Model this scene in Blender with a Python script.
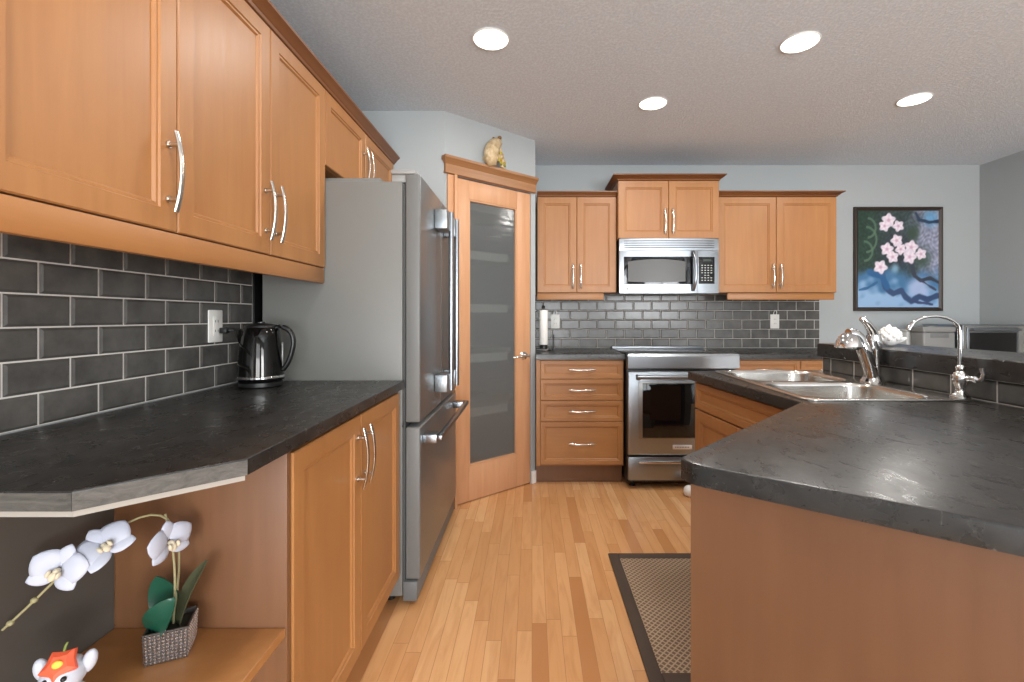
import bpy, bmesh, math, random
from mathutils import Vector, Matrix
PI = math.pi
random.seed(4)
S = bpy.context.scene
C = S.collection
for o in list(bpy.data.objects):
    bpy.data.objects.remove(o, do_unlink=True)

# ------------------------------------------------------------------ camera
H = 1.177
cam_d = bpy.data.cameras.new('camera')
cam = bpy.data.objects.new('camera', cam_d); C.objects.link(cam)
cam.location = (0, 0, H); cam.rotation_euler = (PI/2, 0, 0)
cam_d.sensor_width = 36.0; cam_d.lens = 460*36/1024
cam_d.shift_x = -20/1024; cam_d.shift_y = -24/1024
cam_d.clip_start = 0.02
S.camera = cam

# ------------------------------------------------------------------ world, daylight, exposure
S.view_settings.view_transform = 'Standard'
S.view_settings.look = 'None'
S.view_settings.exposure = -0.25
S.view_settings.gamma = 1.0
S.view_settings.use_curve_mapping = False
w = bpy.data.worlds.new('sky'); S.world = w; w.use_nodes = True
bg = w.node_tree.nodes['Background']
bg.inputs[0].default_value = (0.86, 0.93, 1.0, 1); bg.inputs[1].default_value = 2.0

def area(name, loc, rot, sx, sy, power, col=(1, 1, 1), shape='RECTANGLE', spread=PI):
    d = bpy.data.lights.new(name, 'AREA'); d.shape = shape; d.size = sx
    if shape == 'RECTANGLE': d.size_y = sy
    d.energy = power; d.color = col; d.spread = spread
    o = bpy.data.objects.new(name, d); C.objects.link(o)
    o.location = loc; o.rotation_euler = rot
    return o
# daylight entering by the openings of the dining end, behind the photographer
area('window_daylight', (0.25, -3.12, 1.15), (PI/2, 0, 0), 1.7, 2.0, 70, (0.95, 0.98, 1.0))
area('window_daylight', (2.65, -3.12, 1.45), (PI/2, 0, 0), 1.6, 1.3, 120, (0.95, 0.98, 1.0))
# added fill, tilted up from the same openings to brighten the ceiling
area('ceiling_fill', (0.25, -3.10, 0.9), (PI/2+0.65, 0, 0), 1.7, 1.4, 120, (0.97, 0.98, 1.0))
area('ceiling_fill', (2.65, -3.10, 1.3), (PI/2+0.65, 0, 0), 1.6, 1.0, 125, (0.97, 0.98, 1.0))

# ------------------------------------------------------------------ helpers: materials
def srgb(r, g, b):
    f = lambda c: (c/255/12.92 if c/255 <= 0.04045 else ((c/255+0.055)/1.055)**2.4)
    return (f(r), f(g), f(b), 1)
def mat(name, col, rough=0.5, metal=0.0, **kw):
    m = bpy.data.materials.new(name); m.use_nodes = True
    p = m.node_tree.nodes['Principled BSDF']
    p.inputs['Base Color'].default_value = col if len(col) == 4 else (*col, 1)
    p.inputs['Roughness'].default_value = rough; p.inputs['Metallic'].default_value = metal
    for k, v in kw.items(): p.inputs[k.replace('_', ' ')].default_value = v
    return m
class N:
    def __init__(s, m): s.t = m.node_tree; s.p = s.t.nodes['Principled BSDF']
    def n(s, typ, ins=None, **at):
        x = s.t.nodes.new(typ)
        for k, v in at.items(): setattr(x, k, v)
        for k, v in (ins or {}).items(): s.set(x, k, v)
        return x
    def set(s, x, k, v):
        i = x.inputs[k]
        if isinstance(v, bpy.types.NodeSocket): s.t.links.new(v, i)
        else: i.default_value = v
    def math(s, op, a, b=0.0, c=0.0):
        x = s.n('ShaderNodeMath', {0: a, 1: b, 2: c}, operation=op); return x.outputs[0]
    def ramp(s, fac, stops, interp='LINEAR'):
        x = s.n('ShaderNodeValToRGB', {0: fac}); r = x.color_ramp; r.interpolation = interp
        r.elements[0].position, r.elements[0].color = stops[0]
        r.elements[1].position, r.elements[1].color = stops[-1]
        for p, c in stops[1:-1]:
            e = r.elements.new(p); e.color = c
        return x.outputs[0]
    def mix(s, f, a, b, bt='MIX'):
        x = s.n('ShaderNodeMix', data_type='RGBA', blend_type=bt)
        s.set(x, 0, f); s.set(x, 6, a); s.set(x, 7, b); return x.outputs[2]
    def obj(s, scale=(1, 1, 1), rnd=True):
        tc = s.n('ShaderNodeTexCoord'); mp = s.n('ShaderNodeMapping', {'Vector': tc.outputs['Object'], 'Scale': scale})
        if rnd:
            oi = s.n('ShaderNodeObjectInfo')
            v = s.n('ShaderNodeVectorMath', {0: (13.1, 7.7, 5.3)}, operation='SCALE'); s.set(v, 'Scale', oi.outputs['Random'])
            s.set(mp, 'Location', v.outputs[0])
        return mp.outputs[0]
    def noise(s, vec, scale, detail=4, rough=0.5, dist=0.0):
        return s.n('ShaderNodeTexNoise', {'Vector': vec, 'Scale': scale, 'Detail': detail, 'Roughness': rough, 'Distortion': dist}).outputs[0]
    def bump(s, h, st, dist=0.01):
        b = s.n('ShaderNodeBump', {'Height': h, 'Strength': st, 'Distance': dist}); s.set(s.p, 'Normal', b.outputs[0])
    def col(s, c): s.set(s.p, 'Base Color', c)

def wood(name, light, dark, axis=2, rough=0.42, blotch=0.55):
    m = mat(name, light, rough); n = N(m)
    sc = [34, 34, 34]; sc[axis] = 2.2
    g = n.noise(n.obj(tuple(sc)), 1.0, 5, 0.6, 0.4)
    b = n.noise(n.obj((3, 3, 1.5) if axis == 2 else (1.5, 3, 3)), 1.0, 3, 0.6)
    f = n.math('ADD', n.math('MULTIPLY', g, 1-blotch), n.math('MULTIPLY', b, blotch))
    c = n.ramp(f, [(0.25, dark), (0.75, light)])
    n.col(c); n.set(n.p, 'Roughness', n.math('MULTIPLY_ADD', g, 0.12, rough-0.06))
    n.bump(g, 0.03, 0.002)
    return m
maple = wood('maple_vertical_grain', srgb(171, 120, 70), srgb(147, 96, 53))
maple_h = wood('maple_horizontal_grain', srgb(171, 120, 70), srgb(147, 96, 53), axis=0)
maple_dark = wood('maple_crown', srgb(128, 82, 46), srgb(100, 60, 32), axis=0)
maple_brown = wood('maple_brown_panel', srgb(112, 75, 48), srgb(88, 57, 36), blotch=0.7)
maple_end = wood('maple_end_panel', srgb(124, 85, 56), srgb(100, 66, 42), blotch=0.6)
fir = wood('fir_door', srgb(206, 158, 120), srgb(188, 136, 96), blotch=0.3)
fir_h = wood('fir_trim', srgb(166, 120, 80), srgb(132, 90, 56), axis=0, blotch=0.3)
shadow_gap = mat('dark_recess', srgb(28, 24, 20), 0.8)
nickel = mat('brushed_nickel', srgb(205, 200, 192), 0.22, 1.0)
chrome = mat('chrome', srgb(225, 225, 225), 0.06, 1.0)
def steel(name, col, rough, axis, metal=1.0):
    m = mat(name, col, rough, metal); n = N(m)
    sc = [420, 420, 420]; sc[axis] = 2.5
    g = n.noise(n.obj(tuple(sc)), 1.0, 2, 0.5)
    n.set(n.p, 'Roughness', n.math('MULTIPLY_ADD', g, 0.08, rough-0.04))
    return m
stainless = steel('stainless_brushed', srgb(150, 155, 160), 0.30, 0)
stainless_v = steel('stainless_fridge_door', srgb(142, 147, 150), 0.36, 2, 0.85)
sink_steel = steel('stainless_sink', srgb(205, 203, 198), 0.22, 0)
grey_paint = mat('grey_fridge_paint', srgb(116, 116, 112), 0.45)
dark_plastic = mat('black_plastic', srgb(20, 20, 20), 0.35)
black_gloss = mat('black_glass', srgb(12, 12, 13), 0.05)
white_plastic = mat('white_plastic', srgb(232, 230, 224), 0.4)
white_paint = mat('white_paint', srgb(228, 228, 224), 0.5)

def plaster(name, col, sc, st):
    m = mat(name, col, 0.85); n = N(m)
    v = n.noise(n.obj((1, 1, 1), False), sc, 4, 0.65); n.bump(v, st, 0.01); return m
wall_m = plaster('grey_wall_paint', srgb(164, 169, 170), 160, 0.06)
ceil_m = mat('stippled_ceiling', srgb(196, 194, 190), 0.95); _n = N(ceil_m)
_v = _n.obj((1, 1, 1), False)
_a = _n.noise(_v, 75, 4, 0.7); _b = _n.ramp(_a, [(0.42, (0, 0, 0, 1)), (0.6, (1, 1, 1, 1))])
_n.bump(_b, 0.4, 0.010); _n.col(_n.mix(_b, srgb(206, 213, 220), srgb(220, 227, 234)))

# dark laminate counters
counter_m = mat('charcoal_laminate', srgb(46, 44, 42), 0.36); _n = N(counter_m)
_v = _n.obj((1, 1, 1), False)
_a = _n.noise(_v, 9, 8, 0.72, 1.6); _c = _n.noise(_n.obj((1, 2.2, 1), False), 22, 8, 0.75, 2.5)
_base = _n.ramp(_a, [(0.32, srgb(24, 23, 22)), (0.68, srgb(48, 46, 44))])
_vein = _n.ramp(_c, [(0.60, (0, 0, 0, 1)), (0.72, (1, 1, 1, 1))])
_d = _n.noise(_n.obj((6, 2.4, 6), False), 5, 6, 0.7, 1.2)
_n.col(_n.mix(_n.math('MULTIPLY', _vein, 0.5), _base, srgb(140, 136, 130)))
_n.set(_n.p, 'Roughness', _n.math('MULTIPLY_ADD', _d, 0.36, 0.12)); _n.bump(_n.math('ADD', _c, _d), 0.05, 0.003)
edge_m = mat('worn_laminate_edge', srgb(98, 94, 88), 0.5); _n = N(edge_m)
_c = _n.noise(_n.obj((1, 1, 3), False), 16, 8, 0.75, 1.5)
_n.col(_n.ramp(_c, [(0.35, srgb(60, 58, 54)), (0.7, srgb(98, 94, 88))])); _n.bump(_c, 0.3, 0.004)
strip_m = mat('pale_underside_strip', srgb(158, 152, 143), 0.6)
tile_m = mat('charcoal_glazed_tile', srgb(82, 80, 77), 0.26); _n = N(tile_m)
_c = _n.noise(_n.obj((1, 1, 1), False), 11, 4, 0.6); _n.col(_n.ramp(_c, [(0.3, srgb(70, 68, 66)), (0.7, srgb(94, 92, 88))])); _n.bump(_c, 0.06, 0.01)
grout_m = mat('pale_grey_grout', srgb(206, 202, 195), 0.8)

# strip hardwood floor: boards run towards the range (along Y)
floor_m = mat('maple_strip_floor', srgb(214, 165, 110), 0.22); _n = N(floor_m)
tc = _n.n('ShaderNodeTexCoord'); sp = _n.n('ShaderNodeSeparateXYZ', {0: tc.outputs['Object']})
X, Y = sp.outputs[0], sp.outputs[1]
xr = _n.math('DIVIDE', X, 0.057); row = _n.math('FLOOR', xr); fx = _n.math('FRACT', xr)
wn = _n.n('ShaderNodeTexWhiteNoise', {'W': row}, noise_dimensions='1D').outputs[0]
yr = _n.math('ADD', _n.math('DIVIDE', Y, 0.62), _n.math('MULTIPLY', wn, 7.0)); pid = _n.math('FLOOR', yr); fy = _n.math('FRACT', yr)
cv = _n.n('ShaderNodeCombineXYZ', {0: row, 1: pid}).outputs[0]
rnd = _n.n('ShaderNodeTexWhiteNoise', {'Vector': cv}, noise_dimensions='2D').outputs[0]
gv = _n.n('ShaderNodeCombineXYZ', {0: _n.math('MULTIPLY', X, 22), 1: _n.math('MULTIPLY', Y, 2.4), 2: _n.math('MULTIPLY', rnd, 40)}).outputs[0]
gr = _n.noise(gv, 1.0, 5, 0.6, 1.2)
pc = _n.ramp(rnd, [(0.0, srgb(186, 130, 82)), (0.12, srgb(204, 150, 99)), (0.6, srgb(215, 163, 112)), (1.0, srgb(224, 178, 128))])
cc = _n.mix(_n.ramp(gr, [(0.32, (0.45, 0.45, 0.45, 1)), (0.55, (0, 0, 0, 1))]), pc, srgb(186, 128, 80))
gx = _n.math('LESS_THAN', _n.math('ABSOLUTE', _n.math('SUBTRACT', fx, 0.5)), 0.483)
gy = _n.math('LESS_THAN', _n.math('ABSOLUTE', _n.math('SUBTRACT', fy, 0.5)), 0.498)
gap = _n.math('MULTIPLY', gx, gy)
_n.col(_n.mix(gap, srgb(176, 126, 82), cc)); _n.bump(_n.math('MULTIPLY_ADD', gr, 0.04, gap), 0.12, 0.002)
_n.set(_n.p, 'Roughness', _n.math('MULTIPLY_ADD', gr, 0.12, 0.17))

# ------------------------------------------------------------------ helpers: meshes
def absorb(bm, tmp, mx=None):
    if mx is not None: bmesh.ops.transform(tmp, matrix=mx, verts=tmp.verts)
    me = bpy.data.meshes.new('t'); tmp.to_mesh(me); tmp.free(); bm.from_mesh(me); bpy.data.meshes.remove(me)
class M:
    def __init__(s): s.bm = bmesh.new()
    def box(s, x0, x1, y0, y1, z0, z1, bev=0.0, seg=2, mx=None):
        t = bmesh.new(); bmesh.ops.create_cube(t, size=1)
        for v in t.verts: v.co = Vector(((x0+x1)/2+v.co.x*(x1-x0), (y0+y1)/2+v.co.y*(y1-y0), (z0+z1)/2+v.co.z*(z1-z0)))
        if bev > 0: bmesh.ops.bevel(t, geom=list(t.edges), offset=bev, segments=seg, profile=0.5, affect='EDGES')
        absorb(s.bm, t, mx); return s
    def rings(s, rs, cap0=True, cap1=True, closed=True, mx=None):
        t = bmesh.new(); vs = [[t.verts.new(p) for p in r] for r in rs]; n = len(rs[0])
        for a, b in zip(vs, vs[1:]):
            for i in range(n if closed else n-1):
                j = (i+1) % n; t.faces.new((a[i], a[j], b[j], b[i]))
        if cap0: t.faces.new(vs[0][::-1])
        if cap1: t.faces.new(vs[-1])
        bmesh.ops.recalc_face_normals(t, faces=t.faces); absorb(s.bm, t, mx); return s
    def lathe(s, prof, c=(0, 0, 0), seg=28, mx=None, sx=1.0, sy=1.0, cap=True):
        rs = [[(c[0]+r*sx*math.cos(2*PI*i/seg), c[1]+r*sy*math.sin(2*PI*i/seg), c[2]+z) for i in range(seg)] for r, z in prof]
        return s.rings(rs, cap0=cap, cap1=cap, mx=mx)
    def tube(s, pts, r, seg=12, flat=1.0, up=None):
        pts = [Vector(p) for p in pts]; n = len(pts); rr = r if isinstance(r, (list, tuple)) else [r]*n
        ref = Vector(up) if up else None; rs = []
        T0 = (pts[1]-pts[0]).normalized()
        if ref is None:
            ref = T0.orthogonal()
        for i, p in enumerate(pts):
            T = ((pts[min(i+1, n-1)]-pts[max(i-1, 0)])).normalized()
            a = (ref-T*ref.dot(T)).normalized(); b = T.cross(a)
            if up is None: ref = a
            rs.append([p+a*rr[i]*flat*math.cos(2*PI*k/seg)+b*rr[i]*math.sin(2*PI*k/seg) for k in range(seg)])
        return s.rings(rs)
    def cyl(s, a, b, r, seg=20, r2=None): return s.tube([a, b], [r, r if r2 is None else r2], seg)
    def prism(s, poly, z0, z1, bev=0.0, holes=()):
        t = bmesh.new(); loops = [poly]+list(holes); es = []
        for lp in loops:
            vs = [t.verts.new((p[0], p[1], z1)) for p in lp]
            for i in range(len(vs)): es.append(t.edges.new((vs[i], vs[(i+1) % len(vs)])))
        if holes: bmesh.ops.triangle_fill(t, use_beauty=True, use_dissolve=False, edges=es)
        else: t.faces.new(t.verts[:])
        if holes:
            pass
        r = bmesh.ops.extrude_face_region(t, geom=list(t.faces))
        for v in [g for g in r['geom'] if isinstance(g, bmesh.types.BMVert)]: v.co.z = z0
        bmesh.ops.recalc_face_normals(t, faces=t.faces)
        if bev:
            e = [x for x in t.edges if len(x.link_faces) == 2 and x.calc_face_angle() > 0.9 and abs(x.verts[0].co.z-z1) < 1e-6 and abs(x.verts[1].co.z-z1) < 1e-6]
            bmesh.ops.bevel(t, geom=e, offset=bev, segments=3, profile=0.5, affect='EDGES')
        absorb(s.bm, t); return s
    def ball(s, c, r, seg=20, mx=None):
        t = bmesh.new(); bmesh.ops.create_uvsphere(t, u_segments=seg, v_segments=max(8, seg*2//3), radius=1)
        rx = r if isinstance(r, (list, tuple)) else (r, r, r)
        for v in t.verts: v.co = Vector((v.co.x*rx[0], v.co.y*rx[1], v.co.z*rx[2]))
        if mx is not None: bmesh.ops.transform(t, matrix=mx, verts=t.verts)
        for v in t.verts: v.co += Vector(c)
        absorb(s.bm, t); return s
    def build(s, name, m, parent=None, smooth=True, ang=38):
        me = bpy.data.meshes.new(name); s.bm.to_mesh(me); s.bm.free()
        for x in (m if isinstance(m, (list, tuple)) else [m]): me.materials.append(x)
        if smooth:
            me.shade_smooth(); me.set_sharp_from_angle(angle=math.radians(ang))
        o = bpy.data.objects.new(name, me); C.objects.link(o)
        if parent: o.parent = parent
        return o
def thing(name, label, cat, loc=(0, 0, 0), rz=0, group=None):
    o = bpy.data.objects.new(name, None); o.empty_display_size = 0.1; C.objects.link(o)
    o.location = loc; o.rotation_euler = (0, 0, rz); o['label'] = label; o['category'] = cat
    if group: o['group'] = group
    return o
def tag(o, label, cat, group=None, kind=None):
    o['label'] = label; o['category'] = cat
    if group: o['group'] = group
    if kind: o['kind'] = kind
    return o
def struct(o, label=None):
    o['kind'] = 'structure'
    if label: o['label'] = label
    return o
def dup(root, loc, label, rz=None):
    r = root.copy(); C.objects.link(r); r.location = loc; r['label'] = label
    if rz is not None: r.rotation_euler = (0, 0, rz)
    for ch in list(root.children):
        c = ch.copy(); C.objects.link(c); c.parent = r
        for g in list(ch.children):
            d = g.copy(); C.objects.link(d); d.parent = c
    return r
def rrect(cx, cy, w, h, r, n=6):
    out = []
    for qx, qy, a0 in ((1, 1, 0), (-1, 1, PI/2), (-1, -1, PI), (1, -1, 1.5*PI)):
        for i in range(n+1):
            a = a0+PI/2*i/n
            out.append((cx+qx*(w/2-r)+r*math.cos(a), cy+qy*(h/2-r)+r*math.sin(a)))
    return out
def bez(p0, p1, p2, p3, n=12):
    P = [Vector(p) for p in (p0, p1, p2, p3)]
    return [P[0]*(1-t)**3+P[1]*3*t*(1-t)**2+P[2]*3*t*t*(1-t)+P[3]*t**3 for t in (i/n for i in range(n+1))]

# ------------------------------------------------------------------ the room
XL, YB, XR, YF, ZC = -1.19, 3.906, 3.80, -3.0, 2.465
FZ = -0.03                                      # floor level
WT = 0.12
A = Vector((-0.547, 2.875)); B = Vector((0.024, 3.362))          # ends of the diagonal pantry wall
struct(M().box(XL-WT, XR+WT, YF-WT, YB+WT, FZ-0.1, FZ).build('floor', floor_m))
struct(M().box(XL-WT, XR+WT, YF-WT, YB+WT, ZC, ZC+0.1).build('ceiling', ceil_m))
struct(M().box(XL-WT, XL, YF-WT, YB+WT, FZ, ZC).build('wall_left', wall_m))
struct(M().box(XL, XR, YB, YB+WT, FZ, ZC).build('wall_back', wall_m))
struct(M().box(XR, XR+WT, YF-WT, YB+WT, FZ, ZC).build('wall_right', wall_m))
# wall behind the photographer with a patio door opening and a window opening
wf = M()
for a, b, z0, z1 in ((XL, -0.6, FZ, ZC), (1.1, 1.85, FZ, ZC), (3.45, XR, FZ, ZC), (-0.6, 1.1, 2.15, ZC), (1.85, 3.45, FZ, 0.8), (1.85, 3.45, 2.1, ZC)):
    wf.box(a, b, YF-WT, YF, z0, z1)
struct(wf.build('wall_front', wall_m))
def window(name, x0, x1, z0, z1):
    fr = M(); y0, y1 = YF-0.08, YF-0.03; f = 0.06; xm = (x0+x1)/2
    for a in ((x0, x0+f, z0, z1), (x1-f, x1, z0, z1), (xm-f/2, xm+f/2, z0, z1), (x0+f, x1-f, z0, z0+f), (x0+f, x1-f, z1-f, z1)):
        fr.box(a[0], a[1], y0, y1, a[2], a[3], 0.004)
    struct(fr.build(name, white_paint))
window('door_2', -0.6, 1.1, FZ, 2.15); window('window_1', 1.85, 3.45, 0.8, 2.1)
# alcove side, diagonal pantry wall (with its door opening) and the return beside the drawers
struct(M().box(XL, A.x-0.085, A.y, A.y+0.1, FZ, ZC).build('wall_alcove', wall_m))
u = (B-A).normalized(); nrm = Vector((u.y, -u.x)); L = (B-A).length   # nrm points into the kitchen
ANG = math.atan2(u.y, u.x)
s0, s1, zt = 0.073, 0.709, 2.075
pw = M()
for a, b, z0, z1 in ((0, s0, FZ, ZC), (s1, L, FZ, ZC), (s0, s1, zt, ZC)):
    pw.box(a, b, 0, 0.1, z0, z1)
o = struct(pw.build('wall_pantry', wall_m)); o.location = (A.x, A.y, 0); o.rotation_euler = (0, 0, ANG)
struct(M().prism([(A.x-0.085, A.y), (A.x, A.y), (A.x-nrm.x*0.1, A.y-nrm.y*0.1), (A.x-0.085, A.y-nrm.y*0.1)], FZ, ZC).build('wall_corner', wall_m))
struct(M().prism([(B.x, B.y), (B.x, YB), (B.x-0.1, YB), (B.x-0.1, B.y+0.04), (B.x-nrm.x*0.1, B.y-nrm.y*0.1)], FZ, ZC).build('wall_return', wall_m))
# the bar's knee wall, turning with the peninsula
bw_front = [(1.395, 2.235), (1.42, 1.08), (0.80, 0.45)]
struct(M().prism([(1.41, 2.225), (1.42, 1.08), (0.80, 0.45), (0.885, 0.365), (1.54, 1.03), (1.53, 2.225)], FZ, 0.985).build('wall_bar', wall_m))
# baseboards
struct(M().box(2.45, XR-0.015, YB-0.014, YB, FZ, 0.06, 0.003).build('baseboard_back', white_paint))
struct(M().box(XR-0.014, XR, YF, YB, FZ, 0.06, 0.003).build('baseboard_right', white_paint))
o = struct(M().box(s1+0.002, L-0.001, -0.014, 0, FZ, 0.06, 0.003).build('baseboard_pantry', white_paint)); o.location = (A.x, A.y, 0); o.rotation_euler = (0, 0, ANG)

# ------------------------------------------------------------------ backsplash tiles
PU, PV = 0.1535, 0.0788
def tiles(u0, u1, v0, v1, ju, row0=0):
    """bevelled running-bond tiles in the local xz plane, faces towards -y"""
    m = M(); t = bmesh.new(); r = row0; g = 0.0020; bv = 0.0065; th = 0.008
    z = v0
    while z < v1-0.004:
        za, zb = z+g, min(z+PV, v1)-g
        x = ju+(PU/2 if r % 2 else 0); x -= math.ceil((x-u0)/PU+1)*PU
        while x < u1:
            a, b = max(x, u0)+g, min(x+PU, u1)-g
            if b-a > 0.012 and zb-za > 0.012:
                o4 = [(a, 0, za), (b, 0, za), (b, 0, zb), (a, 0, zb)]
                m4 = [(p[0], -0.004, p[2]) for p in o4]
                i4 = [(a+bv, -th, za+bv), (b-bv, -th, za+bv), (b-bv, -th, zb-bv), (a+bv, -th, zb-bv)]
                R = [[t.verts.new(p) for p in q] for q in (o4, m4, i4)]
                for A_, B_ in zip(R, R[1:]):
                    for i in range(4): t.faces.new((A_[i], A_[(i+1) % 4], B_[(i+1) % 4], B_[i]))
                t.faces.new(R[-1])
            x += PU
        z += PV; r += 1
    bmesh.ops.recalc_face_normals(t, faces=t.faces); absorb(m.bm, t); return m
def splash(label, loc, rz, u0, u1, v0, v1, ju):
    t = thing('tile_backsplash', label, 'backsplash', loc, rz)
    tiles(u0, u1, v0, v1, ju).build('tile_field', tile_m, t, smooth=False)
    M().box(u0, u1, -0.004, -0.001, v0, v1).build('grout', grout_m, t, smooth=False)
    return t
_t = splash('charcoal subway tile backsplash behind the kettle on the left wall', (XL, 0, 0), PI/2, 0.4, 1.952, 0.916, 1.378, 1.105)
M().box(1.953, 2.03, -0.010, -0.001, 0.916, 1.378, 0.001).build('gap_shade_strip', dark_plastic, _t)['label'] = 'black strip standing in for the shadow in the gap beside the fridge'  # black strip paints the shade of the gap between wall and fridge
splash('grey subway tile backsplash behind the stainless range and under the microwave', (0, YB, 0), 0, B.x+0.002, 2.44, 0.916, 1.365, 0.399)
_d = Vector((1.42-1.41, 1.08-2.225)); _a = math.atan2(_d.y, _d.x)
splash('single low row of charcoal tile behind the sink under the raised bar', (1.41, 2.225, 0), _a, 0.0, _d.length, 0.915, 0.984, 0.06)

# ------------------------------------------------------------------ cabinets
def door_mesh(x0, x1, z0, z1, yf, t=0.02, fr=0.056):
    """framed door with a beaded recessed panel, front at y = yf (facing -y)"""
    def ring(i, d): return [(x0+i, yf+d, z0+i), (x1-i, yf+d, z0+i), (x1-i, yf+d, z1-i), (x0+i, yf+d, z1-i)]
    return M().rings([ring(0, t), ring(0, 0.003), ring(0.003, 0), ring(fr-0.006, 0), ring(fr-0.003, 0.004), ring(fr+0.003, 0.004), ring(fr+0.008, 0.010), ring(fr+0.012, 0.010)])
def handle(parent, x, z, yf, vert=True, ln=0.19):
    h = M(); n = 14; pts = []
    for i in range(n+1):
        t = -1+2*i/n; off = 0.020+0.014*(1-t*t); s = t*ln/2
        pts.append((x, yf-off, z+s) if vert else (x+s, yf-off, z))
    h.tube(pts, [0.0068]*(n+1), 12, flat=0.6, up=(0, 1, 0))
    for q in (-1, 1):
        s = q*ln*0.34
        a = (x, yf-0.0005, z+s) if vert else (x+s, yf-0.0005, z)
        b = (a[0], yf-0.026, a[2]); h.cyl(a, b, 0.0055, 12)
        h.cyl(a, (a[0], yf-0.004, a[2]), 0.0085, 14)
    return h.build('handle', nickel, parent)
def carcass(t, w_, z0, z1, d, toe=0.0):
    """open box of panels with a face frame"""
    b = M(); th = 0.018; f = d-0.021
    b.box(0.0005, th, -f, -0.002, z0+toe, z1).box(w_-th, w_-0.0005, -f, -0.002, z0+toe, z1)
    b.box(th, w_-th, -f, -0.002, z0+toe, z0+toe+th)
    b.box(th, w_-th, -0.012, -0.002, z0+toe+th, z1)
    b.box(th, w_-th, -f, -f+0.018, z0+toe+th, z1)
    if toe == 0: b.box(th, w_-th, -f+0.018, -0.012, z1-th, z1)
    return b.build('carcass', maple, t, smooth=False)
def add_door(t, x0, x1, z0, z1, d, side, hz, name='door'):
    o = door_mesh(x0+0.0017, x1-0.0017, z0+0.0017, z1-0.0017, -d).build(name, maple, t, ang=25)
    if side: handle(o, x0+0.03 if side == 'L' else x1-0.03, hz, -d)
    return o
def add_drawer(t, x0, x1, z0, z1, d, grip=True, fr=0.034):
    o = door_mesh(x0+0.0017, x1-0.0017, z0+0.0017, z1-0.0017, -d, fr=fr).build('drawer', maple_h, t, ang=25)
    if grip: handle(o, (x0+x1)/2, (z0+z1)/2, -d, vert=False)
    return o
def crown_mesh(x0, x1, d, z, oL, oR, hgt=0.045, out=0.042):
    prof = [(0.0, 0), (0.004, 0.001), (0.008, 0.010), (0.014, 0.013), (0.022, 0.024), (0.034, 0.031), (0.038, 0.034), (0.042, 0.036), (0.042, 0.045)]
    rs = []
    for o_, h_ in prof:
        o_ *= out/0.042; h_ *= hgt/0.045
        rs.append([(x0-o_*oL, -0.002, z+h_), (x0-o_*oL, -d-o_, z+h_), (x1+o_*oR, -d-o_, z+h_), (x1+o_*oR, -0.002, z+h_)])
    return M().rings(rs)

UD = 0.33; UZ0, UZ1 = 1.38, 2.128
# --- left run of wall cabinets
c = thing('wall_cabinet', 'single-door maple wall cabinet at the near left, above the counter end', 'cabinet', (XL, 0.70, 0), PI/2, 'left wall cabinets')
carcass(c, 0.417, UZ0, UZ1, UD); add_door(c, 0, 0.417, UZ0, UZ1, UD, 'R', 1.52)
c = thing('wall_cabinet', 'double-door maple wall cabinet beside the fridge, above the kettle', 'cabinet', (XL, 1.117, 0), PI/2, 'left wall cabinets')
carcass(c, 0.799, UZ0, UZ1, UD); add_door(c, 0, 0.3965, UZ0, UZ1, UD, 'R', 1.52); add_door(c, 0.3965, 0.799, UZ0, UZ1, UD, 'L', 1.52)
c = thing('wall_cabinet', 'short double-door maple cabinet above the stainless fridge', 'cabinet', (XL, 1.9165, 0), PI/2, 'left wall cabinets')
carcass(c, 0.962, 1.81, UZ1, UD); add_door(c, 0, 0.462, 1.81, UZ1, UD, 'R', 1.945); add_door(c, 0.462, 0.94, 1.81, UZ1, UD, 'L', 1.945)
o = crown_mesh(0, 2.183, UD, UZ1+0.001, 1, 0, 0.045, 0.034).build('crown_moulding', maple_dark); o.location = (XL, 0.698, 0); o.rotation_euler = (0, 0, PI/2)
tag(o, 'long brown crown moulding along the top of the left wall cabinets', 'moulding')
lr = M().box(0, 1.212, -0.327, -0.307, 1.316, 1.3785, 0.003).build('light_rail', maple_h)
lr.location = (XL, 0.70, 0); lr.rotation_euler = (0, 0, PI/2)
tag(lr, 'maple light rail under the left wall cabinets above the tiles', 'moulding')

# --- back wall cabinets
UZ0, UZ1 = 1.366, 2.112
c = thing('wall_cabinet', 'narrow double-door maple wall cabinet left of the microwave', 'cabinet', (0.040, YB, 0), 0, 'back wall cabinets')
carcass(c, 0.617, UZ0, UZ1, UD); add_door(c, 0, 0.3085, UZ0, UZ1, UD, 'R', 1.492); add_door(c, 0.3085, 0.617, UZ0, UZ1, UD, 'L', 1.492)
crown_mesh(0, 0.617, UD, UZ1+0.001, 0, 0, 0.036, 0.03).build('crown', maple_dark, c)
M().box(0.0, 0.52, -0.315, -0.295, 1.312, 1.3645, 0.003).build('light_rail', maple_h, c)
c = thing('wall_cabinet', 'raised double-door maple wall cabinet directly above the microwave', 'cabinet', (0.6585, YB, 0), 0, 'back wall cabinets')
MD = 0.385
carcass(c, 0.776, 1.778, 2.222, MD); add_door(c, 0, 0.388, 1.778, 2.222, MD, 'R', 1.908); add_door(c, 0.388, 0.776, 1.778, 2.222, MD, 'L', 1.908)
crown_mesh(0, 0.776, MD, 2.223, 1, 1, 0.040).build('crown', maple_dark, c)
c = thing('wall_cabinet', 'wide double-door maple wall cabinet right of the microwave', 'cabinet', (1.436, YB, 0), 0, 'back wall cabinets')
carcass(c, 0.934, UZ0, UZ1, UD); add_door(c, 0.004, 0.464, UZ0, UZ1, UD, 'R', 1.492); add_door(c, 0.464, 0.934, UZ0, UZ1, UD, 'L', 1.492)
crown_mesh(0, 0.934, UD, UZ1+0.001, 0, 1, 0.036).build('crown', maple_dark, c)
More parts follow.
